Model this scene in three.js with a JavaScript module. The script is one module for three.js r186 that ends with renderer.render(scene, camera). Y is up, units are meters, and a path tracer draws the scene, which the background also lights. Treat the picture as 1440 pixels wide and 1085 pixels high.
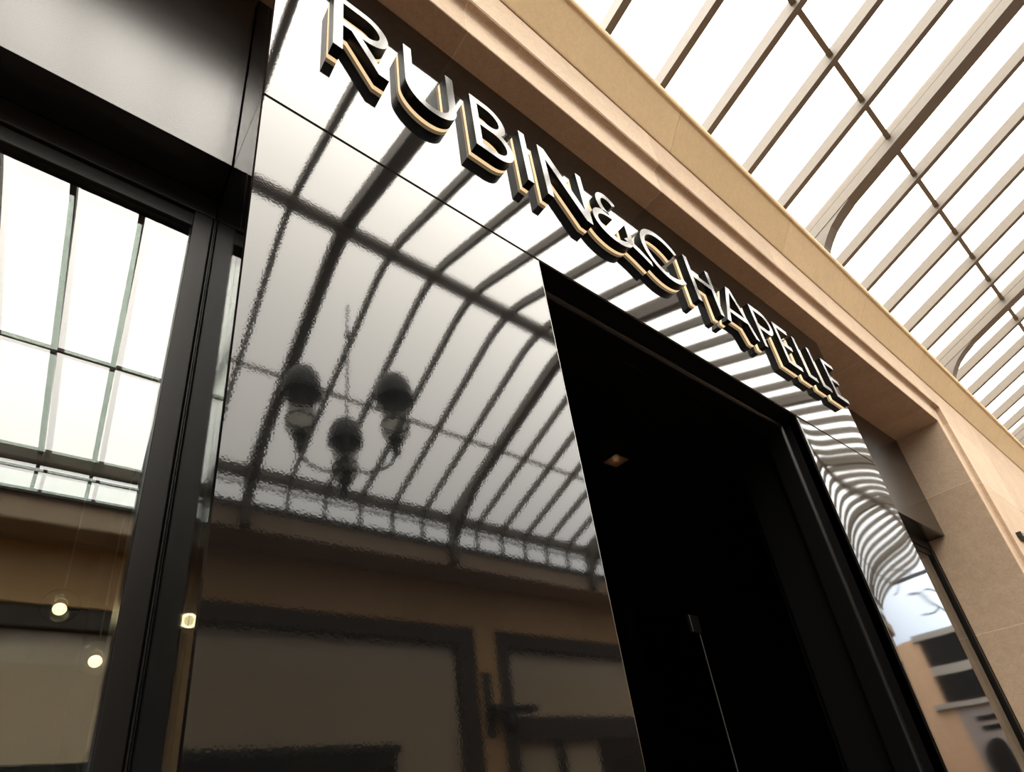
import * as THREE from 'three';
import { mergeGeometries, toCreasedNormals } from 'three/addons/utils/BufferGeometryUtils.js';
import { RoundedBoxGeometry } from 'three/addons/geometries/RoundedBoxGeometry.js';

// ---------------------------------------------------------------- camera
// World: x runs along the shop front, y up, the portal's front face is z = 0 and the arcade lies at z > 0.
const scene = new THREE.Scene();
const F = 844.708, PPX = 706.349, PPY = 709.7;                 // focal length and optical centre, in pixels of the 1440 x 1085 frame
const axis = (x, y) => new THREE.Vector3(x - PPX, y - PPY, F).normalize();
const AX = axis(1826.8, 1011.4), AY = axis(495.8, -873.4), AN = axis(-80, 1265);
const camera = new THREE.PerspectiveCamera(2 * Math.atan(542.5 / F) * 180 / Math.PI, 1440 / 1085, 0.02, 400);
camera.position.set(0, 1.5, 1);
camera.quaternion.setFromRotationMatrix(new THREE.Matrix4().makeBasis(
  new THREE.Vector3(AX.x, AY.x, -AN.x), new THREE.Vector3(-AX.y, -AY.y, AN.y), new THREE.Vector3(-AX.z, -AY.z, AN.z)));
camera.setViewOffset(1440, 1085, 720 - PPX, 542.5 - PPY, 1440, 1085);
camera.updateProjectionMatrix();
scene.add(camera);

// ---------------------------------------------------------------- sky: an overcast day, brighter towards the zenith (as overcast skies are)
const SKY = 13.0;
{
  const W = 64, H = 64, d = new Float32Array(W * H * 4);
  for (let j = 0; j < H; j++) for (let i = 0; i < W; i++) {
    const el = ((j + 0.5) / H - 0.5) * Math.PI, s = Math.max(0, Math.sin(el));
    const L = SKY * (1 + 4 * s) / 5, b = (1 - s) ** 3, k = (j * W + i) * 4;
    d[k] = L * (1 - 0.45 * b); d[k + 1] = L * (0.985 - 0.28 * b); d[k + 2] = L * (0.95 - 0.03 * b); d[k + 3] = 1;
  }
  const t = new THREE.DataTexture(d, W, H, THREE.RGBAFormat, THREE.FloatType);
  t.mapping = THREE.EquirectangularReflectionMapping; t.magFilter = THREE.LinearFilter; t.minFilter = THREE.LinearFilter;
  t.colorSpace = THREE.LinearSRGBColorSpace; t.needsUpdate = true;
  scene.background = t; scene.environment = t;
}
const renderer = new THREE.WebGLRenderer({ antialias: true });
renderer.toneMapping = THREE.LinearToneMapping;
renderer.toneMappingExposure = 1.0;
renderer.shadowMap.enabled = true;

// ---------------------------------------------------------------- helpers
let seed = 7;
const rnd = () => { seed = (seed * 1664525 + 1013904223) >>> 0; return seed / 4294967296; };
const lin = (r, g, b) => new THREE.Color().setRGB(r, g, b);
const taken = {};
function numbered(n) { const k = taken[n] = (taken[n] ?? -1) + 1; return k ? `${n}_${String(k).padStart(3, '0')}` : n; }
function thing(name, label, category, opt = {}) {
  const o = new THREE.Group(); o.name = numbered(name); scene.add(o);
  o.userData.label = label; o.userData.category = category;
  if (opt.group) o.userData.group = opt.group;
  if (opt.kind) o.userData.kind = opt.kind;
  if (opt.at) o.position.set(...opt.at);
  return o;
}
function part(name, geo, mat, parent, label) {
  const m = new THREE.Mesh(geo, mat); m.name = name; m.castShadow = m.receiveShadow = true; parent.add(m);
  if (label) m.userData.label = label;
  return m;
}
// texture coordinates in metres, taken from the face's own plane
function uvm(g, off = 0) {
  const q = g.index ? g.toNonIndexed() : g; q.deleteAttribute('uv');
  if (!q.attributes.normal) q.computeVertexNormals();
  const p = q.attributes.position, n = q.attributes.normal, uv = new Float32Array(p.count * 2);
  for (let i = 0; i < p.count; i += 3) {
    let nx = 0, ny = 0, nz = 0;
    for (let k = i; k < i + 3; k++) { nx += n.getX(k); ny += n.getY(k); nz += n.getZ(k); }
    nx = Math.abs(nx); ny = Math.abs(ny); nz = Math.abs(nz);
    for (let k = i; k < i + 3; k++) {
      const x = p.getX(k), y = p.getY(k), z = p.getZ(k);
      const [u, v] = nx >= ny && nx >= nz ? [z, y] : ny >= nz ? [x, z] : [x, y];
      uv[k * 2] = u + off; uv[k * 2 + 1] = v + off * 0.37;
    }
  }
  q.setAttribute('uv', new THREE.BufferAttribute(uv, 2));
  return q;
}
const bx = (x0, x1, y0, y1, z0, z1) => uvm(new THREE.BoxGeometry(x1 - x0, y1 - y0, z1 - z0).translate((x0 + x1) / 2, (y0 + y1) / 2, (z0 + z1) / 2), x0 * 1.7);
const rbx = (x0, x1, y0, y1, z0, z1, r = 0.003, s = 2) => uvm(new RoundedBoxGeometry(x1 - x0, y1 - y0, z1 - z0, s, r).translate((x0 + x1) / 2, (y0 + y1) / 2, (z0 + z1) / 2), x0 * 1.7);
// outline given as [z, y] points, swept along x
function sweepX(pts, x0, x1, skew = 0) {
  const s = new THREE.Shape(pts.map(([z, y]) => new THREE.Vector2(z, y)));
  const g = new THREE.ExtrudeGeometry(s, { depth: x1 - x0, bevelEnabled: false, curveSegments: 8 });
  g.rotateY(-Math.PI / 2); g.translate(x1, 0, 0);
  if (skew) { const p = g.attributes.position; for (let i = 0; i < p.count; i++) p.setX(i, p.getX(i) + skew * p.getZ(i)); }
  return uvm(g, x0 * 1.3);
}
// outline given as [x, z] points, swept upwards
function sweepY(pts, y0, y1) {
  const s = new THREE.Shape(pts.map(([x, z]) => new THREE.Vector2(x, -z)));
  const g = new THREE.ExtrudeGeometry(s, { depth: y1 - y0, bevelEnabled: false });
  g.rotateX(-Math.PI / 2); g.translate(0, y0, 0);
  return uvm(g, y0 * 1.3);
}
const merge = (...a) => mergeGeometries(a.flat().map((g) => (g.index ? g.toNonIndexed() : g)));
const lathe = (pts, n = 28) => new THREE.LatheGeometry(pts.map(([r, y]) => new THREE.Vector2(r, y)), n);
const tube = (pts, r, n = 24, k = 10) => new THREE.TubeGeometry(new THREE.CatmullRomCurve3(pts.map((p) => new THREE.Vector3(...p))), n, r, k, false);

// ---------------------------------------------------------------- textures and materials
function noiseGrid(N, cells, s0) {                              // tileable value noise
  let s = s0; const r = () => { s = (s * 1664525 + 1013904223) >>> 0; return s / 4294967296; };
  const g = Float32Array.from({ length: cells * cells }, r), o = new Float32Array(N * N), f = (t) => t * t * (3 - 2 * t);
  for (let j = 0; j < N; j++) for (let i = 0; i < N; i++) {
    const x = i / N * cells, y = j / N * cells, a = Math.floor(x), b = Math.floor(y), u = f(x - a), v = f(y - b);
    const q = (p, w) => g[(w % cells) * cells + (p % cells)];
    o[j * N + i] = (q(a, b) * (1 - u) + q(a + 1, b) * u) * (1 - v) + (q(a, b + 1) * (1 - u) + q(a + 1, b + 1) * u) * v;
  }
  return o;
}
function dataTex(N, fill, srgb, metres) {
  const d = new Uint8Array(N * N * 4);
  for (let k = 0; k < N * N; k++) { const c = fill(k); d[k * 4] = c[0]; d[k * 4 + 1] = c[1]; d[k * 4 + 2] = c[2]; d[k * 4 + 3] = 255; }
  const t = new THREE.DataTexture(d, N, N, THREE.RGBAFormat);
  t.wrapS = t.wrapT = THREE.RepeatWrapping; t.magFilter = THREE.LinearFilter; t.minFilter = THREE.LinearMipmapLinearFilter; t.generateMipmaps = true;
  if (srgb) t.colorSpace = THREE.SRGBColorSpace;
  t.repeat.set(1 / metres, 1 / metres); t.needsUpdate = true;
  return t;
}
const N = 512;
const n4 = noiseGrid(N, 5, 11), n16 = noiseGrid(N, 17, 23), n64 = noiseGrid(N, 64, 37), n256 = noiseGrid(N, 256, 51);
function stoneTex(r, g, b, metres, contrast = 1) {              // fine limestone: cloudy tone, speckle and small dark shell marks
  return dataTex(N, (k) => {
    const t = 1 + contrast * ((n4[k] - 0.5) * 0.04 + (n16[k] - 0.5) * 0.035 + (n64[k] - 0.5) * 0.05 + (n256[k] - 0.5) * 0.09 - (n256[(k * 7 + 91) % (N * N)] > 0.93 ? 0.07 : 0));
    return [r, g, b].map((c) => Math.max(0, Math.min(255, c * t)));
  }, true, metres);
}
const grit = dataTex(N, (k) => { const v = 128 + (n256[k] - 0.5) * 140 + (n64[k] - 0.5) * 60; return [v, v, v]; }, false, 0.6);
const M = {};
const std = (o) => new THREE.MeshStandardMaterial(o), phy = (o) => new THREE.MeshPhysicalMaterial(o);
M.stone = [[183, 160, 136], [178, 155, 131], [187, 165, 141]].map(([r, g, b]) => std({ map: stoneTex(r, g, b, 1.1), roughness: 0.85, bumpMap: grit, bumpScale: 0.0004 }));
M.render = [[219, 193, 151], [215, 189, 147], [222, 196, 155]].map(([r, g, b]) => std({ map: stoneTex(r, g, b, 1.4, 0.5), roughness: 0.9 }));
M.tan = [[208, 169, 124], [204, 165, 120], [211, 173, 128]].map(([r, g, b]) => std({ map: stoneTex(r, g, b, 1.4, 0.7), roughness: 0.9 }));
M.mortar = std({ map: stoneTex(208, 190, 165, 0.7), roughness: 0.95 });
M.joint = std({ color: lin(0.10, 0.075, 0.05), roughness: 0.95 });
const peel = dataTex(N, (k) => {                                // orange peel of a sprayed lacquer, as normals
  const i = k % N, j = (k / N) | 0, h = (a, b) => n64[((b + N) % N) * N + (a + N) % N];
  return [128 + (h(i + 1, j) - h(i - 1, j)) * 500, 128 + (h(i, j + 1) - h(i, j - 1)) * 500, 255].map((v) => Math.max(0, Math.min(255, v)));
}, false, 0.24);
const PEEL = 0.0031;
M.lacquer = phy({ color: lin(0.004, 0.004, 0.004), roughness: 0.04, ior: 1.5, normalMap: peel, normalScale: new THREE.Vector2(PEEL, PEEL) });
M.letter = phy({ color: lin(0.004, 0.004, 0.004), roughness: 0.17, ior: 1.5 });
M.letterside = phy({ color: lin(0.004, 0.004, 0.004), roughness: 0.3, ior: 1.5, specularIntensity: 0.35 });
M.satin = phy({ color: lin(0.006, 0.0055, 0.005), roughness: 0.24, ior: 1.5 });
M.trim = phy({ color: lin(0.005, 0.005, 0.005), roughness: 0.3, ior: 1.5, specularIntensity: 0.55 });
M.matt = phy({ color: lin(0.003, 0.003, 0.003), roughness: 0.6, specularIntensity: 0.25 });
M.void = phy({ color: lin(0.003, 0.003, 0.003), roughness: 0.8, specularIntensity: 0.12 });  // near-black: the darkness of the unlit shop and lobby is put into the colour
M.frame = phy({ color: lin(0.009, 0.008, 0.007), roughness: 0.36, ior: 1.5, specularIntensity: 0.35 });
M.edge = std({ color: lin(0.3, 0.29, 0.27), roughness: 0.25, metalness: 1 });
M.acrylic = phy({ color: lin(0.8, 0.62, 0.4), roughness: 0.5, emissive: lin(1, 0.72, 0.4), emissiveIntensity: 0.85 });
M.steel = std({ map: dataTex(N, (k) => { const t = 1 + (n256[k] - 0.5) * 0.1 + (n16[k] - 0.5) * 0.04; return [106 * t, 97 * t, 85 * t]; }, true, 0.5), roughness: 0.55 });
M.tube = std({ color: lin(0.2, 0.16, 0.13), roughness: 0.5 });
M.roofglass = phy({ color: lin(1, 0.955, 0.885), roughness: 0, transmission: 1, thickness: 0, ior: 1.4 });
M.glass = phy({ color: lin(0.75, 0.82, 0.78), roughness: 0, transmission: 1, thickness: 0, ior: 1.88 });
M.doorglass = phy({ color: lin(0.35, 0.36, 0.36), roughness: 0, transmission: 1, thickness: 0, ior: 1.2 });
M.iron = std({ color: lin(0.012, 0.011, 0.01), roughness: 0.45 });
M.globe = phy({ color: lin(0.5, 0.49, 0.46), roughness: 0.2, transmission: 0.95, thickness: 0, ior: 1.3 });
M.shopglass = phy({ color: lin(0.95, 0.93, 0.89), roughness: 0, transmission: 1, thickness: 0, ior: 1.45 });
M.bronze = std({ color: lin(0.04, 0.025, 0.015), roughness: 0.6 });
M.blind = std({ color: lin(0.66, 0.56, 0.43), roughness: 0.8 });
M.plaster = std({ color: lin(0.34, 0.3, 0.25), roughness: 0.9 });
M.floor = std({ map: stoneTex(68, 47, 32, 2.2, 0.8), roughness: 0.55 });
M.white = std({ color: lin(0.30, 0.27, 0.23), roughness: 0.8 });
M.dark = phy({ color: lin(0.006, 0.005, 0.0045), roughness: 0.6, specularIntensity: 0.3 });
M.bark = std({ color: lin(0.035, 0.028, 0.022), roughness: 0.9 });
M.bulb = std({ color: lin(1, 0.9, 0.75), emissive: lin(1, 0.72, 0.42), emissiveIntensity: 3.5 });

// ---------------------------------------------------------------- measures of the shop front
const PX0 = 0.219, PX1 = 4.25, OX0 = 1.233, OX1 = 3.186, OY = 3.335, TOP = 4.407;   // portal, its opening, the stone soffit
const FZ = -0.262, WZ = -0.40, FB = 3.351;                                          // fascia face, window frame face, fascia bottom
const JX = 6.465, JL = -1.996;                                                      // stone jambs of the whole opening
const G = 0.0026;                                                                   // half a stone joint

// ---------------------------------------------------------------- floor
{
  const o = thing('floor', 'unseen stone arcade floor running below the shop fronts, toned dark to weaken bounced light', 'floor', { kind: 'structure' });
  part('slab', bx(-9, 60, -0.15, 0, -3.4, 30), M.floor, o);  // out of view; toned dark brown to hold down light bouncing onto the soffit
}
// ---------------------------------------------------------------- the stone wall of the shop front
{
  const w = thing('wall_front', 'beige limestone wall framing the black shop front, with moulded edges and cornice', 'wall', { kind: 'structure' });
  const pick = (a) => a[Math.floor(rnd() * a.length)];
  // head stones: soffit, cove moulding, upper face
  const cove = []; for (let k = 0; k <= 6; k++) { const a = k / 6 * Math.PI / 2; cove.push([0.119 + 0.036 * (1 - Math.cos(a)) , 4.565 + 0.036 * Math.sin(a)]); }
  const head = (e) => [[-0.30, TOP + e], [0.116 - e, TOP + e], [0.119 - e, TOP + 0.004 + e], ...cove.map(([z, y]) => [z - e, y]), [0.157 - e, 4.605 + e], [0.16 - e, 4.609 + e], [0.16 - e, 4.886], [-0.30, 4.886]];
  const hx = [JL - 4]; for (let x = 0.945 - 1.285 * 4; x < 6.2; x += 1.285) if (x > JL - 3.9) hx.push(x); 
  const HEADR = 6.617;
  hx.push(JX);
  for (let i = 0; i + 1 < hx.length; i++) part('head_stone', sweepX(head(0), hx[i] + G, hx[i + 1] - G), pick(M.stone), w);
  part('mortar', sweepX(head(0.0005), JL - 4, JX), M.mortar, w);
  // jamb stones, right and left of the opening
  const jamb = (e) => [[JX + e, -0.45], [JX + e, 0.116 - e], [JX + 0.004 + e, 0.119 - e], [6.605 + e, 0.119 - e], [6.617 + e, 0.131 - e], [6.617 + e, 0.157 - e], [6.62 + e, 0.16 - e], [7.9, 0.16 - e], [7.9, -0.45]];
  const mirror = (pts) => pts.map(([x, z]) => [JX + JL - x, z]).reverse();
  const jy = [0, 1.177, 2.46, 3.743, TOP];
  for (let i = 0; i + 1 < jy.length; i++) {
    const top = i === 3;
    part('jamb_stone', sweepY(jamb(0), jy[i] + G, jy[i + 1] - (top ? 0 : G)), pick(M.stone), w);
    part('jamb_stone', sweepY(mirror(jamb(0)), jy[i] + G, jy[i + 1] - (top ? 0 : G)), pick(M.stone), w);
  }
  part('mortar', sweepY(jamb(0.0006), 0, TOP), M.mortar, w);
  part('mortar', sweepY(mirror(jamb(0.0006)), 0, TOP), M.mortar, w);
  // corner stones above the jambs, carrying the return of the moulding
  part('corner_stone', merge(sweepY([[JX + G, -0.3], [JX + G, 0.119], [6.617, 0.119], [6.617, 0.16], [7.9, 0.16], [7.9, -0.3]], TOP, 4.886), sweepX([[0.115, 4.605], [0.16, 4.605], [0.16, 4.886], [0.115, 4.886]], JX + G, 6.63)), M.stone[0], w);
  // plain ashlar further along
  for (const [a, b] of [[7.9, 10.4], [10.4, 13], [13, 24.2]]) for (let i = 0; i + 1 < jy.length; i++) part('wall_stone', bx(a + G, b - G, jy[i] + G, (i === 3 ? 4.886 : jy[i + 1] - G), -0.45, 0.16), pick(M.stone), w);
  part('wall_stone', bx(-9, JL - 1.45, 0, TOP, -0.45, 0.16), M.stone[1], w);
  // cornice: a dark bed joint, sloping stones, a rounded edge
  part('bed_joint', bx(-6, 24.2, 4.884, 4.902, -0.3, 0.155), M.joint, w);
  const cx = []; for (let x = 2.45 - 1.315 * 6; x < 24.2; x += 1.315) cx.push(x);
  const bead = []; for (let k = 0; k <= 8; k++) { const a = -Math.PI / 2 + k / 8 * Math.PI; bead.push([0.305 + 0.018 * Math.cos(a), 5.137 + 0.036 * Math.sin(a)]); }
  const corn = [[-0.3, 4.9], [0.162, 4.9], [0.168, 4.906], [0.298, 5.098], ...bead, [0.1, 5.19], [-0.3, 5.19]];
  for (let i = 0; i + 1 < cx.length; i++) part('cornice_stone', sweepX(corn, cx[i] + 0.001, cx[i + 1] - 0.001), pick(M.render), w);
  part('cornice_core', sweepX(corn.map(([z, y]) => [z - (z > 0 ? 0.004 : 0), y]), cx[0], cx[cx.length - 1]), M.joint, w);
  // the building behind: slab over the shop and its rear wall
  part('upper_slab', bx(-9, 24.2, TOP + 0.01, 6.26, -3.4, -0.301), M.stone[1], w);
  part('attic', bx(-9, 24.2, 5.19, 6.26, -0.3, 0.0), M.stone[1], w);
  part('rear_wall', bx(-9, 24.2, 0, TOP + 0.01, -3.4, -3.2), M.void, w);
}

// ---------------------------------------------------------------- the black portal
// a panel: a front sheet with softly rolled edges and a slight waviness, on a folded tray
function panelGeo(x0, x1, y0, y1, z1, z0, warp) {
  const nx = Math.max(8, Math.round((x1 - x0) / 0.025)), ny = Math.max(8, Math.round((y1 - y0) / 0.025)), e = 0.0035;
  const pos = [], idx = [], uv = [];
  for (let j = 0; j <= ny + 2; j++) for (let i = 0; i <= nx + 2; i++) {
    const ii = Math.min(nx, Math.max(0, i - 1)), jj = Math.min(ny, Math.max(0, j - 1)), rim = i === 0 || j === 0 || i === nx + 2 || j === ny + 2;
    const fx = ii / nx, fy = jj / ny;
    let x = x0 + e + (x1 - x0 - 2 * e) * fx, y = y0 + e + (y1 - y0 - 2 * e) * fy, z = z1 + warp(x, y);
    if (rim) { z = z1 - e - 0.002; if (i === 0) x = x0; if (i === nx + 2) x = x1; if (j === 0) y = y0; if (j === ny + 2) y = y1; }
    pos.push(x, y, z); uv.push(x, y);
  }
  const row = nx + 3;
  for (let j = 0; j < ny + 2; j++) for (let i = 0; i < nx + 2; i++) { const a = j * row + i; idx.push(a, a + 1, a + row + 1, a, a + row + 1, a + row); }
  const g = new THREE.BufferGeometry();
  g.setAttribute('position', new THREE.Float32BufferAttribute(pos, 3)); g.setAttribute('uv', new THREE.Float32BufferAttribute(uv, 2)); g.setIndex(idx);
  const front = toCreasedNormals(g, 0.35);
  const tray = bx(x0, x1, y0, y1, z0, z1 - e - 0.002);
  return merge(front, tray);
}
const roll = (d, a, w) => -a * Math.exp(-Math.max(0, d) / w);
{
  const o = thing('shop_portal', 'glossy black lacquered portal around the dark shop doorway', 'portal');
  const g = 0.003;
  const flat = (x, y) => 0.0003 * Math.sin(x * 3.1 + 1) * Math.sin(y * 2.3);
  part('header_panel', panelGeo(PX0, PX1, OY + g, TOP - 0.002, 0, -0.05, (x, y) => flat(x, y) + roll(PX1 - x, 0.0012, 0.10)), M.lacquer, o);
  part('side_panel', panelGeo(PX0, OX0, 0.02, OY - g, 0, -0.05, flat), M.lacquer, o);
  part('side_panel', panelGeo(OX1, PX1, 0.02, OY - g, 0, -0.05, (x, y) => flat(x, y) + roll(x - OX1, 0.004, 0.10) + roll(PX1 - x, 0.0012, 0.1) + 0.0004 * Math.sin((x - OX1) * 5.2) * Math.sin(y * 3.4 + 0.4)), M.lacquer, o);
  // returns back to the windows, split at the same joint
  for (const [x0, x1] of [[PX0, PX0 + 0.03], [PX1 - 0.03, PX1]]) {
    part('return_panel', rbx(x0, x1, OY + g, TOP - 0.002, -0.42, -0.0505, 0.002), M.lacquer, o);
    part('return_panel', rbx(x0, x1, 0.02, OY - g, -0.42, -0.0505, 0.002), M.lacquer, o);
  }
  part('backing', merge(bx(PX0 + 0.03, OX0 - 0.02, 0, TOP - 0.002, -0.4, -0.0505), bx(OX1 + 0.02, PX1 - 0.03, 0, TOP - 0.002, -0.4, -0.0505), bx(OX0 - 0.02, OX1 + 0.02, OY + 0.02, TOP - 0.002, -0.4, -0.0505)), M.matt, o);
  // bright metal edge strips of the opening and of the joint
  part('edge_strip', bx(OX0 - 0.001, OX0 + 0.0005, 0.02, OY - 0.004, -0.012, -0.001), M.edge, o, 'thin polished metal edge');
  part('edge_strip', bx(OX1 - 0.0005, OX1 + 0.001, 0.02, OY - 0.004, -0.012, -0.001), M.edge, o, 'thin polished metal edge');
  // reveal of the doorway and the stepped black frame inside it
  part('reveal', merge(bx(OX0 - 0.02, OX0, 0, OY, -0.4, -0.012), bx(OX1, OX1 + 0.02, 0, OY, -0.4, -0.012), bx(OX0 - 0.02, OX1 + 0.02, OY, OY + 0.02, -0.4, -0.012)), M.matt, o);
  part('door_frame', merge(rbx(OX0, OX0 + 0.04, 0, OY, -0.20, -0.08, 0.019, 5), rbx(OX1 - 0.04, OX1, 0, OY, -0.20, -0.08, 0.019, 5), rbx(OX0, OX1, OY - 0.04, OY, -0.20, -0.08, 0.019, 5)), M.trim, o);
}
// ---------------------------------------------------------------- vestibule behind the doorway
{
  const v = thing('wall_vestibule', 'black ceiling and darkness-coloured walls of the entrance lobby behind the portal', 'wall', { kind: 'structure' });
  part('side_wall', bx(OX0 - 0.05, OX0 - 0.001, 0, OY + 0.02, -2.2, -0.401), M.void, v);  // dark of the lobby is painted into these walls
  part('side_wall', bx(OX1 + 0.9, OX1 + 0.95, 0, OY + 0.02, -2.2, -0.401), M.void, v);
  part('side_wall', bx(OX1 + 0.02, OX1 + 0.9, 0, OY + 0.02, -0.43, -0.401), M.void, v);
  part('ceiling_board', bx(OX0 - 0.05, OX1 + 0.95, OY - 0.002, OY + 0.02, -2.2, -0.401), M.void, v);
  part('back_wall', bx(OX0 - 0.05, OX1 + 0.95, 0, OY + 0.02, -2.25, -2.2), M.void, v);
  const d = thing('downlight', 'small square recessed downlight in the black lobby ceiling', 'downlight', { at: [2.587, OY - 0.002, -0.835] });
  part('housing', merge(bx(-0.066, -0.06, -0.006, 0, -0.058, 0.058), bx(0.06, 0.066, -0.006, 0, -0.058, 0.058), bx(-0.066, 0.066, -0.006, 0, 0.052, 0.058), bx(-0.066, 0.066, -0.006, 0, -0.058, -0.052)), M.dark, d);
  part('lens', bx(-0.06, 0.06, -0.003, -0.001, -0.052, 0.052), std({ color: lin(0.1, 0.06, 0.035), roughness: 0.5, emissive: lin(1, 0.55, 0.25), emissiveIntensity: 0.006 }), d);
  const L = new THREE.PointLight(lin(1, 0.6, 0.3), 0.002, 0, 2); L.position.set(0, -0.02, 0); L.castShadow = true; d.add(L);
}
{
  const d = thing('door_1', 'frameless glass door leaf with a steel corner fitting inside the black doorway', 'door', { kind: 'structure' });
  part('pane', bx(2.2, 3.07, 0.01, 2.43, -0.906, -0.9), M.doorglass, d);
  part('polished_edge', bx(3.07, 3.074, 0.01, 2.34, -0.908, -0.898), std({ color: lin(0.16, 0.15, 0.14), roughness: 0.4, emissive: lin(0, 0, 0) }), d);
  part('patch_fitting', rbx(2.99, 3.076, 2.335, 2.436, -0.922, -0.884, 0.004), std({ color: lin(0.1, 0.095, 0.09), roughness: 0.4, metalness: 1 }), d, 'brushed steel corner fitting');
}

// ---------------------------------------------------------------- fascia boards and windows beside the portal
function bay(x0, x1, where, n) {
  const f = thing('fascia_panel', `satin black fascia board above the window ${where}`, 'fascia');
  part('board', rbx(x0 + 0.002, x1 - 0.002, FB, TOP - 0.002, -0.42, FZ, 0.002), M.satin, f);
  const w = thing('window_' + n, `black framed shop window ${where}`, 'window', { kind: 'structure' });
  const fr = 0.06;
  part('head_rail', merge(rbx(x0, x1, 3.262, FB - 0.001, -0.52, WZ, 0.004), rbx(x0 + fr - 0.02, x1 - fr + 0.02, 3.205, 3.262, -0.50, WZ - 0.012, 0.004)), M.frame, w);
  for (const s of [0, 1]) {
    const a = s ? x1 - fr : x0, b = s ? x1 : x0 + fr;
    part('stile', merge(rbx(a, b - 0.006, 0.3, 3.262, -0.52, WZ, 0.004), rbx(b - 0.004, b, 0.3, 3.262, -0.52, WZ + 0.004, 0.0015)), M.frame, w);
  }
  part('sill_rail', rbx(x0, x1, 0, 0.3, -0.52, WZ, 0.004), M.frame, w);
  const sheet = (z, ry, rx) => { const g = new THREE.PlaneGeometry(x1 - x0 - 2 * fr + 0.03, 3.22 - 0.29); g.rotateY(ry); g.rotateX(rx); g.translate((x0 + x1) / 2, (3.22 + 0.29) / 2, z); return g; };
  part('pane', sheet(-0.418, 0.004, 0), M.glass, w, 'outer pane of the double glazing');
  part('pane', sheet(-0.44, -0.002, -0.001), M.glass, w, 'inner pane of the double glazing');
}
bay(JL, PX0, 'with pendant lamps behind it', 1);
bay(PX1, JX, 'between the portal and the stone jamb', 2);
{
  const r = thing('wall_shop', 'interior walls of the shop behind its windows, coloured black for the unlit dark inside', 'wall', { kind: 'structure' });
  part('partition', bx(PX0 + 0.1, PX0 + 0.13, 0, TOP, -3.2, -0.43), M.void, r);  // shop walls carry the interior darkness in their colour
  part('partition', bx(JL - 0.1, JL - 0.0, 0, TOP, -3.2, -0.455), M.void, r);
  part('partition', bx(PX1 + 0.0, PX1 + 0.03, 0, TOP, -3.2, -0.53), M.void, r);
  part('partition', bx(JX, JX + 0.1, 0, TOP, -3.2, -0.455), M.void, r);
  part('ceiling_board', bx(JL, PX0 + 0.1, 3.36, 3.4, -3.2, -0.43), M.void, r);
  part('ceiling_board', bx(PX1 + 0.03, JX, 3.36, 3.4, -3.2, -0.43), M.void, r);
}

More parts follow.
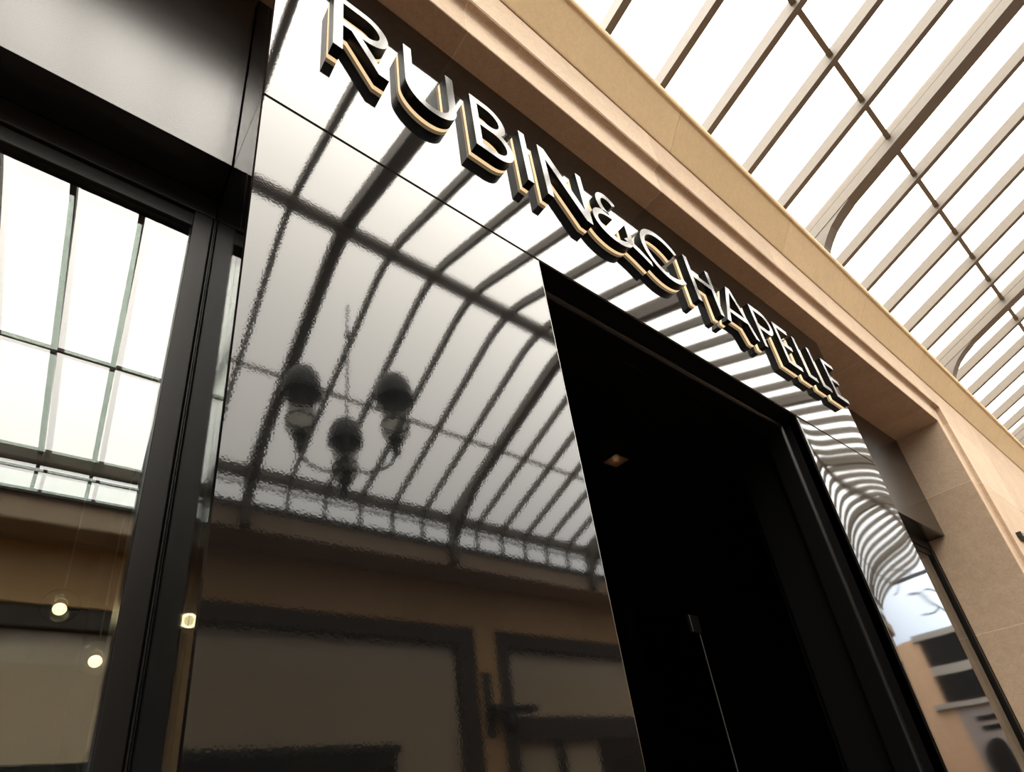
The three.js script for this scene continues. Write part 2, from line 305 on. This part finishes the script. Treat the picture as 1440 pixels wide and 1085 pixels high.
// ---------------------------------------------------------------- the sign letters
{
  const H = 0.335, t = 0.033, BASE = 3.735;
  const P = (...a) => a.map(([x, y]) => new THREE.Vector2(x, y));
  const arc = (cx, cy, rx, ry, a0, a1, n = 20) => Array.from({ length: n + 1 }, (_, k) => { const a = (a0 + (a1 - a0) * k / n) * Math.PI / 180; return [cx + rx * Math.cos(a), cy + ry * Math.sin(a)]; });
  const stroke = (c, w) => {                                     // the same along given points
    const L = [], R = [];
    c.forEach(([x, y], i) => { const p = c[Math.max(0, i - 1)], q = c[Math.min(c.length - 1, i + 1)], dx = q[0] - p[0], dy = q[1] - p[1], l = Math.hypot(dx, dy); L.push([x - dy / l * w / 2, y + dx / l * w / 2]); R.unshift([x + dy / l * w / 2, y - dx / l * w / 2]); });
    return [[...L, ...R]];
  };
  const E = (w) => [[[[0, 0], [w, 0], [w, t], [t, t], [t, 0.152], [w * 0.84, 0.152], [w * 0.84, 0.152 + t], [t, 0.152 + t], [t, H - t], [w, H - t], [w, H], [0, H]]]];
  const meet = (() => { const [x0, y0, r0, x1, y1, r1] = [0.098, 0.095, 0.095, 0.082, 0.246, 0.089], dx = x1 - x0, dy = y1 - y0, d = Math.hypot(dx, dy), a = (r0 * r0 - r1 * r1 + d * d) / (2 * d), h = Math.sqrt(r0 * r0 - a * a); const X = x0 + a * dx / d + h * dy / d, Y = y0 + a * dy / d - h * dx / d; return [Math.atan2(Y - y0, X - x0) * 180 / Math.PI, Math.atan2(Y - y1, X - x1) * 180 / Math.PI]; })();
  const glyph = {                                                 // each: list of [outline, ...holes]
    R: [[[[0, 0], [t, 0], [t, 0.155], [0.064, 0.155], [0.162, 0], [0.2, 0], [0.102, 0.155], ...arc(0.113, 0.245, 0.09, 0.09, -90, 90), [0, H]], [[t, 0.155 + t], [t, H - t], ...arc(0.113, 0.245, 0.057, 0.057, 90, -90)]]],
    U: [[[[0, H], ...arc(0.109, 0.109, 0.109, 0.109, 180, 360, 28), [0.218, H], [0.218 - t, H], ...arc(0.109, 0.109, 0.109 - t, 0.109 - t, 360, 180, 28), [t, H]]]],
    B: [[[[0, 0], ...arc(0.098, 0.095, 0.095, 0.095, -90, meet[0]), ...arc(0.082, 0.246, 0.089, 0.089, meet[1], 90), [0, H]], [[t, t], [t, 0.157], ...arc(0.098, 0.095, 0.062, 0.062, 90, -90)], [[t, 0.19], [t, H - t], ...arc(0.082, 0.246, 0.056, 0.056, 90, -90)]]],
    I: [[[[0, 0], [t, 0], [t, H], [0, H]]]],
    N: [[[[0, 0], [t, 0], [t, H - 0.072], [0.266 - t * 1.15, 0], [0.266, 0], [0.266, H], [0.266 - t, H], [0.266 - t, 0.072], [t * 1.15, H], [0, H]]]],
    '&': [stroke(arc(0.14, 0.248, 0.082 - t / 2, 0.087 - t / 2, 38, 262, 30), t), stroke([...arc(0.135, 0.0975, 0.135 - t / 2, 0.0975 - t / 2, 84, 352, 44), [0.254, 0.13], [0.254, 0.19]], t), [[[0.2, 0.07], [0.232, 0.062], [0.31, 0.035], [0.385, 0], [0.385, 0.03], [0.31, 0.072], [0.235, 0.1]]]],
    C: [[[...arc(0.185, H / 2, 0.183, H / 2, 40, 320, 44), ...arc(0.185, H / 2, 0.183 - t, H / 2 - t, 320, 40, 44)]]],
    H: [[[[0, 0], [t, 0], [t, 0.183], [0.235 - t, 0.183], [0.235 - t, 0], [0.235, 0], [0.235, H], [0.235 - t, H], [0.235 - t, 0.216], [t, 0.216], [t, H], [0, H]]]],
    A: [[[[0, 0], [t * 1.1, 0], [0.072, 0.096], [0.255, 0.096], [0.327 - t * 1.1, 0], [0.327, 0], [0.184, H], [0.143, H]], [[0.086, 0.129], [0.1635, H - 0.035], [0.241, 0.129]]]],
    P: [[[[0, 0], [t, 0], [t, 0.151], ...arc(0.132, 0.243, 0.092, 0.092, -90, 90), [0, H]], [[t, 0.151 + t], [t, H - t], ...arc(0.132, 0.243, 0.059, 0.059, 90, -90)]]],
    E: E(0.18), L: [[[[0, 0], [0.128, 0], [0.128, t], [t, t], [t, H], [0, H]]]],
  };
  const solid = (def, z0, z1) => merge(def.map(([outline, ...holes]) => {
    const s = new THREE.Shape(P(...outline)); for (const h of holes) s.holes.push(new THREE.Path(P(...h)));
    const g = new THREE.ExtrudeGeometry(s, { depth: z1 - z0, bevelEnabled: false });
    g.translate(0, 0, z0); return g;
  }));
  const run = [['R', 0.393, 'first letter of the sign'], ['U', 0.66, 'between R and B'], ['B', 0.959, 'between U and I'], ['I', 1.213, 'between B and N'], ['N', 1.32, 'before the ampersand'], ['&', 1.61, 'between N and C'], ['C', 1.962, 'after the ampersand'], ['H', 2.363, 'between C and A'], ['A', 2.628, 'between H and P'], ['P', 3.012, 'between A and E'], ['E', 3.286, 'between P and L'], ['L', 3.535, 'between E and L'], ['L', 3.731, 'between L and E'], ['E', 3.932, 'last letter of the sign, after L']];
  for (const [ch, x, where] of run) {
    const o = thing('sign_letter', `gloss black raised ${ch === '&' ? 'ampersand' : 'letter ' + ch} with warm lit back, ${where}`, 'sign letter', { at: [x, BASE, 0], group: 'raised letters of the shop sign' });
    const def = glyph[ch];
    part('letter_body', solid(def, 0.0122, 0.0505), M.letterside, o);
    part('face', solid(def, 0.0505, 0.0515), M.letter, o, 'polished black front face');
    part('lit_back', solid(def, 0.0004, 0.0122), M.acrylic, o, 'warm glowing acrylic layer');
    const lamp = new THREE.PointLight(lin(1, 0.7, 0.4), 0.0012, 0, 2); lamp.shadow.radius = 0.15; lamp.position.set(...(ch === '&' ? [0.028, 0.115] : ch === 'A' ? [0.024, 0.02] : [t / 2, H / 2]), 0.0062); lamp.castShadow = true; o.add(lamp);
  }
}

// ---------------------------------------------------------------- glass roof of the arcade
const SK = 0.075;                                                // the rafters run slightly askew of the shop front
const X0 = 1.755, STEP = 0.62;
const near = (z) => 6.79 + 0.45 * (z - 1), far = (z) => 7.25 - 0.305 * (z - 5.56);
const profile = []; {
  profile.push([0.0, near(0.0)], [1.0, near(1.0)], [3.0, near(3.0)]);
  const a = [3.0, near(3.0)], c = [3.452, 7.893], b = [3.95, far(3.95)];
  for (let k = 1; k <= 8; k++) { const u = k / 8; profile.push([0, 1].map((i) => (1 - u) ** 2 * a[i] + 2 * u * (1 - u) * c[i] + u * u * b[i])); }
  profile.push([5.56, far(5.56)], [7.23, far(7.23)]);
}
const offset = (d) => profile.map(([z, y], i) => {
  const p = profile[Math.max(0, i - 1)], q = profile[Math.min(profile.length - 1, i + 1)], dz = q[0] - p[0], dy = q[1] - p[1], l = Math.hypot(dz, dy);
  return [z - dy / l * d, y + dz / l * d];
});
const band = (a, b) => [...offset(a), ...offset(b).reverse()];
const I0 = -12, I1 = 34;
{
  const c = thing('ceiling', 'glazed arcade roof of beige steel rafters and clear panes', 'roof', { kind: 'structure' });
  const thin = sweepX(band(-0.055, 0.06), -0.03, 0.03, SK);
  const ribs = [sweepX(band(-0.1, 0.0), -0.075, 0.075, SK), sweepX(band(0.008, 0.09), -0.07, 0.07, SK)];
  const bn = [[-0.1, 5.95], [0.1, 5.97], [0.125, 6.06], [0.16, 6.14], [0.21, 6.21], [0.28, near(0.28) - 0.175], [0.38, near(0.38) - 0.14], [0.5, near(0.5) - 0.12], [0.5, near(0.5) - 0.05], [-0.1, near(-0.1) - 0.05]];
  const bf = [[7.34, 5.8], [7.22, 5.84], [7.17, 6.2], [7.0, 6.45], [6.7, 6.66], [6.3, far(6.3) - 0.12], [6.3, far(6.3) - 0.05], [7.34, far(7.34) - 0.05]];
  const braces = [bn, bf].map((p) => sweepX(p, -0.07, 0.07, SK));
  for (let i = I0; i <= I1; i++) {
    const x = X0 + STEP * i;
    if (((i % 6) + 6) % 6) { part('rafter', thin, M.steel, c).position.x = x; continue; }
    const r = part('main_rib', ribs[0], M.steel, c); r.position.x = x;
    part('rib_cap', ribs[1], M.steel, r);
    for (const g of braces) part('brace', g, M.steel, r, 'curved bracket below the rib');
  }
  const xa = X0 + STEP * I0, xb = X0 + STEP * I1;
  const along = (z, y, h, d) => bx(xa + SK * z - 0.02, xb + SK * z + 0.02, y - h / 2, y + h / 2, z - d / 2, z + d / 2);
  part('purlin', along(1.0, near(1.0) + 0.015, 0.055, 0.042), M.steel, c);
  part('purlin', along(5.56, far(5.56) + 0.01, 0.05, 0.04), M.steel, c);
  part('ridge_tube', new THREE.CylinderGeometry(0.095, 0.095, xb - xa, 16).rotateZ(Math.PI / 2).translate((xa + xb) / 2 + SK * 3.28, 7.68, 3.28), M.tube, c);
  part('eaves_beam', along(7.25, 6.70, 0.19, 0.14), M.steel, c);
  part('eaves_beam', along(-0.06, 6.24, 0.1, 0.1), M.steel, c);
  // panes
  const rows = [[0, 1], [1, 2], [2, 10], [10, 11], [11, 12]], top = offset(0.066);
  for (const [a, b] of rows) {
    const pos = [], idx = [], n = b - a;
    for (let k = a; k <= b; k++) for (const s of [0.001, STEP - 0.001]) { const [z, y] = top[k]; pos.push(s + SK * z, y, z); }
    for (let k = 0; k < n; k++) { const q = k * 2; idx.push(q, q + 2, q + 1, q + 1, q + 2, q + 3); }
    const g = new THREE.BufferGeometry(); g.setAttribute('position', new THREE.Float32BufferAttribute(pos, 3)); g.setIndex(idx); g.computeVertexNormals();
    for (let i = I0; i < I1; i++) part('pane', g, M.roofglass, c).position.x = X0 + STEP * i;
  }
}
{
  const w = thing('window_3', 'low strip of clerestory glass above the opposite cornice', 'window', { kind: 'structure' });
  const xa = X0 + STEP * I0, xb = X0 + STEP * I1;
  for (let i = I0; i < I1; i++) {
    const x = X0 + SK * 7.34 + STEP * i;
    part('mullion', bx(x - 0.022, x + 0.022, 6.22, 6.62, 7.30, 7.38), M.steel, w);
    part('pane', new THREE.PlaneGeometry(STEP - 0.05, 0.07).translate(x + STEP / 2, 6.585, 7.34), M.roofglass, w);
    part('pane', new THREE.PlaneGeometry(STEP - 0.05, 0.31).translate(x + STEP / 2, 6.375, 7.34), M.roofglass, w);
  }
  part('rail', bx(xa, xb, 6.53, 6.555, 7.32, 7.37), M.iron, w);
  part('sill_flashing', bx(xa, xb, 6.15, 6.222, 7.29, 7.40), M.bronze, w);
}

// ---------------------------------------------------------------- the opposite side of the arcade
const OZ = 8.05;
{
  const w = thing('wall_back', 'tan stone wall opposite the shop with a projecting cornice', 'wall', { kind: 'structure' });
  const pick = (a) => a[Math.floor(rnd() * a.length)];
  const xa = -6.2, xb = 24.2;
  for (let x = xa; x < xb; x += 2.3) {
    const x1 = Math.min(xb, x + 2.3);
    part('cornice_stone', sweepX([[7.35, 6.15], [7.35, 5.805], [7.365, 5.79], [OZ + 0.3, 5.79], [OZ + 0.3, 6.15]], x + 0.002, x1 - 0.002), pick(M.stone), w);
    part('frieze_stone', bx(x + 0.05, x1 + 0.046, 4.91, 5.788, OZ, OZ + 0.3), pick(M.tan), w);
  }
  for (const p of [-1.76, 7.14, 16.04]) part('pier', bx(p - 0.24, p + 0.24, 0, 4.91, OZ, OZ + 0.3), pick(M.tan), w);
  part('core', bx(xa, xb, 3.0, 6.2, OZ + 0.302, OZ + 0.5), M.joint, w);
}
function oppositeBay(x0, x1, n, kind, where) {
  const w = thing('window_' + n, `bronze framed shop window opposite, ${where}`, 'window', { kind: 'structure' });
  const f = 0.36, z = OZ;
  part('frame', merge(rbx(x0, x1, 4.6, 4.908, z + 0.04, z + 0.29, 0.01), rbx(x0, x0 + f, 0, 4.6, z + 0.04, z + 0.29, 0.01), rbx(x1 - f, x1, 0, 4.6, z + 0.04, z + 0.29, 0.01)), M.bronze, w);
  part('blind', bx(x0 + f, x1 - f, 2.86, 4.6, z + 0.22, z + 0.24), M.blind, w, 'pale grey roller blind');
  part('pane', new THREE.PlaneGeometry(x1 - x0 - 2 * f, 4.59).rotateY(Math.PI).translate((x0 + x1) / 2, 2.3, z + 0.16), M.shopglass, w);
  if (kind) {
    part('transom', bx(x0 + f, x1 - f, 2.86, 3.29, z + 0.06, z + 0.2), M.bronze, w);
    part('post', bx(x0 + f + 1.1, x0 + f + 1.2, 0, 2.86, z + 0.06, z + 0.2), M.bronze, w);
    part('blind', bx(x0 + f, x0 + f + 2.3, 0, 2.86, z + 0.23, z + 0.25), M.blind, w, 'pale grey roller blind');
  } else {
    part('blind', bx(x1 - f - 1.27, x1 - f, 0, 2.86, z + 0.22, z + 0.24), M.blind, w, 'pale grey roller blind');
    part('transom', bx(x0 + f, x1 - f - 1.27, 2.74, 2.86, z + 0.06, z + 0.2), M.iron, w);
  }
  // the shop behind the glass: a plastered room open only towards the arcade
  part('room_ceiling', bx(x0, x1, 2.9, 3.0, z + 0.25, z + 5.5), M.plaster, w);
  part('room_back', bx(x0, x1, 0, 3.0, z + 5.5, z + 5.6), M.plaster, w);
  for (const x of [x0, x1 - 0.1]) part('room_side', bx(x, x + 0.1, 0, 2.9, z + 0.3, z + 5.5), M.plaster, w);
}
oppositeBay(-1.52, 6.9, 4, 0, 'with a dark lower front beside the pier with the bracket');
oppositeBay(7.38, 15.8, 5, 1, 'with a deep transom beside the pier with the bracket');
oppositeBay(16.28, 24.1, 6, 1, 'at the open end of the arcade');
{
  const b = thing('wall_bracket', 'black iron sign bracket on the pier of the opposite wall', 'bracket', { at: [7.04, 2.9, OZ] });
  part('wall_plate', bx(-0.06, 0.12, 0, 1.15, -0.04, 0), M.iron, b);
  part('arm', rbx(-0.09, 0.95, 0.4, 0.52, -0.34, -0.04, 0.012), M.iron, b);
  part('lantern', lathe([[0, 0], [0.11, 0.04], [0.14, 0.3], [0.06, 0.4], [0, 0.42]], 12).translate(0.35, 0, -0.25), M.iron, b);
}
{
  const e = thing('wall_left', 'unseen wall closing the arcade beyond the shop window, made dark to cut light on the jamb', 'wall', { kind: 'structure' });
  part('cladding', bx(-9, -6.2, 0, 8.2, -3.4, 8.6), M.bronze, e);  // out of view; dark finish chosen to take light off the stone jamb
}

// ---------------------------------------------------------------- chandelier in the middle of the arcade
{
  const cx = 2.46, cz = 4.23, y0 = 4.92, top = far(cz) - 0.05;
  const o = thing('chandelier', 'three armed black iron chandelier with capped globe lamps hanging in the arcade', 'chandelier', { at: [cx, y0, cz] });
  const S = (g) => g.scale(1.24, 1.24, 1.24);
  part('rod', new THREE.CylinderGeometry(0.014, 0.014, top - y0 - 0.35, 10).translate(0, 0.35 + (top - y0 - 0.35) / 2, 0), M.iron, o);
  part('rod_joint', S(lathe([[0, -0.04], [0.024, -0.03], [0.03, 0], [0.024, 0.03], [0, 0.04]], 14).translate(0, 1.75, 0)), M.iron, o);
  part('centre_body', S(lathe([[0, 0], [0.022, 0.015], [0.028, 0.04], [0.018, 0.07], [0.045, 0.1], [0.06, 0.14], [0.045, 0.18], [0.03, 0.22], [0.04, 0.27], [0.03, 0.31], [0.012, 0.34]])), M.iron, o);
  for (const [dx, dz] of [[-0.455, -0.06], [0.285, -0.38], [0.195, 0.45]]) {
    part('arm', S(tube([[dx * 0.08, 0.16, dz * 0.08], [dx * 0.45, 0.075, dz * 0.45], [dx * 0.85, 0.1, dz * 0.85], [dx, 0.2, dz]], 0.014)), M.iron, o);
    const l = part('lamp_holder', S(lathe([[0, 0.16], [0.03, 0.17], [0.045, 0.22], [0.035, 0.27], [0.075, 0.32], [0.08, 0.345], [0, 0.35]], 20).translate(dx, 0, dz)), M.iron, o);
    part('globe', S(lathe([[0.075, 0.345], [0.12, 0.4], [0.13, 0.47], [0.115, 0.56], [0.12, 0.66], [0.15, 0.76]], 24).translate(dx, 0, dz)), M.globe, l, 'frosted glass globe');
    part('ring', S(new THREE.TorusGeometry(0.122, 0.012, 8, 28).rotateX(Math.PI / 2).translate(dx, 0.5, dz)), M.iron, l);
    part('cap', S(lathe([[0.172, 0.76], [0.178, 0.8], [0.17, 0.88], [0.145, 0.97], [0.1, 1.04], [0.04, 1.075], [0, 1.08]], 28).translate(dx, 0, dz)), M.iron, l, 'black domed lamp cap');
  }
}

// ---------------------------------------------------------------- pendant lamps inside the shop
for (const [x, y, z, label] of [[0.073, 2.1, -0.75, 'clear glass globe pendant glowing warm, hanging higher in the shop window'], [0.168, 1.977, -0.75, 'clear glass globe pendant glowing warm, hanging lower next to the window stile']]) {
  const o = thing('pendant_lamp', label, 'lamp', { at: [x - 0.0, y, z], group: 'pendant lamps in the shop' });
  part('globe', new THREE.SphereGeometry(0.042, 24, 16), phy({ color: lin(0.95, 0.92, 0.88), transmission: 1, thickness: 0, roughness: 0, ior: 1.3 }), o);
  part('bulb', new THREE.SphereGeometry(0.015, 16, 12).translate(0, -0.008, 0), M.bulb, o);
  part('cord', new THREE.CylinderGeometry(0.002, 0.002, 3.36 - y - 0.05, 6).translate(0, (3.36 - y + 0.05) / 2, 0), M.iron, o);
  const L = new THREE.PointLight(lin(1, 0.75, 0.45), 0.02, 0, 2); L.position.set(0, -0.008, 0); L.castShadow = true; o.add(L);
}

// ---------------------------------------------------------------- beyond the open end of the arcade
{
  const b = thing('end_building', 'beige building across the open end of the arcade with dark panels and pale bands', 'building');
  const X = 27.3, k = (X) / 20, zz = (z) => (z + 1) * k - 1, yy = (y) => (y - 1.5) * k + 1.5;
  part('wall', bx(X, X + 3, 0, yy(4.78), -4, 14), std({ map: stoneTex(196, 160, 126, 1.5), roughness: 0.9 }), b);
  part('cornice', bx(X - 0.12, X + 3, yy(4.68), yy(4.85), -4, zz(4.9)), M.white, b);
  part('dark_panel', bx(X - 0.06, X, yy(3.93), yy(4.66), -3.6, zz(4.66)), M.dark, b);
  part('pale_band', bx(X - 0.08, X, yy(3.69), yy(3.93), -3.6, zz(4.66)), M.white, b);
  part('dark_panel', bx(X - 0.06, X, yy(2.97), yy(3.69), -3.6, zz(4.66)), M.dark, b);
  part('pale_band', bx(X - 0.16, X, yy(2.84), yy(2.97), -3.6, zz(5.2)), M.white, b);
  part('grey_panel', bx(X - 0.05, X, 0.4, yy(2.8), -3.6, zz(4.47)), std({ color: lin(0.26, 0.22, 0.20), roughness: 0.7 }), b);
  part('louvre', bx(X - 0.09, X - 0.05, 2.8, 2.95, 4.6, 5.97), M.dark, b);
  part('louvre', bx(X - 0.09, X - 0.05, 2.47, 2.62, 4.6, 5.93), M.dark, b);
  const door = new THREE.Shape(); door.moveTo(4.9, 0); door.lineTo(6.3, 0); door.lineTo(6.3, 1.5); door.absarc(5.6, 1.5, 0.7, 0, Math.PI, false); door.lineTo(4.9, 0);
  part('arched_door', uvm(new THREE.ExtrudeGeometry(door, { depth: 0.06, bevelEnabled: false }).rotateY(-Math.PI / 2).translate(X - 0.05, 0, 0)), M.dark, b);
  const t = thing('bare_tree', 'bare dark tree in front of the building at the end of the arcade', 'tree', { at: [25.2, 0, 3.0] });
  part('trunk', uvm(tube([[0, 0, 0], [0.05, 3, 0.05], [-0.03, 5.6, 0], [0.04, 7.6, 0.2]], 0.11, 20, 10)), M.bark, t);
  const limb = (pts, r) => part('branch', uvm(tube(pts.map(([y, z]) => [0.1 * Math.sin(z * 3), y, z - 3.0]), r, 20, 7)), M.bark, t);
  limb([[7.3, 3.1], [7.72, 3.9], [7.75, 4.7], [7.73, 5.25], [7.69, 5.8], [7.74, 6.3]], 0.075);
  limb([[5.3, 3.0], [6.0, 3.9], [6.3, 4.6], [6.49, 4.94], [6.7, 5.18], [7.04, 5.3], [7.16, 5.65]], 0.045);
  limb([[6.2, 3.0], [6.8, 4.1], [7.1, 4.9], [7.16, 5.16]], 0.035);
  limb([[6.45, 4.9], [6.3, 5.2], [6.34, 5.5]], 0.03);
  limb([[7.72, 5.3], [8.0, 5.5], [8.2, 5.9]], 0.03);
  limb([[7.70, 5.8], [7.4, 6.0], [7.3, 6.3]], 0.025);
}
{
  const b = thing('sign_bar', 'short black bar fixed to the pale stone face beyond the jamb', 'bracket', { at: [6.83, 3.22, 0.16] });
  part('bar', rbx(0, 0.9, 0, 0.05, 0, 0.04, 0.004), M.iron, b);
  part('fixing', rbx(0.3, 0.36, -0.04, 0.09, 0, 0.02, 0.004), M.iron, b);
}
renderer.render(scene, camera);
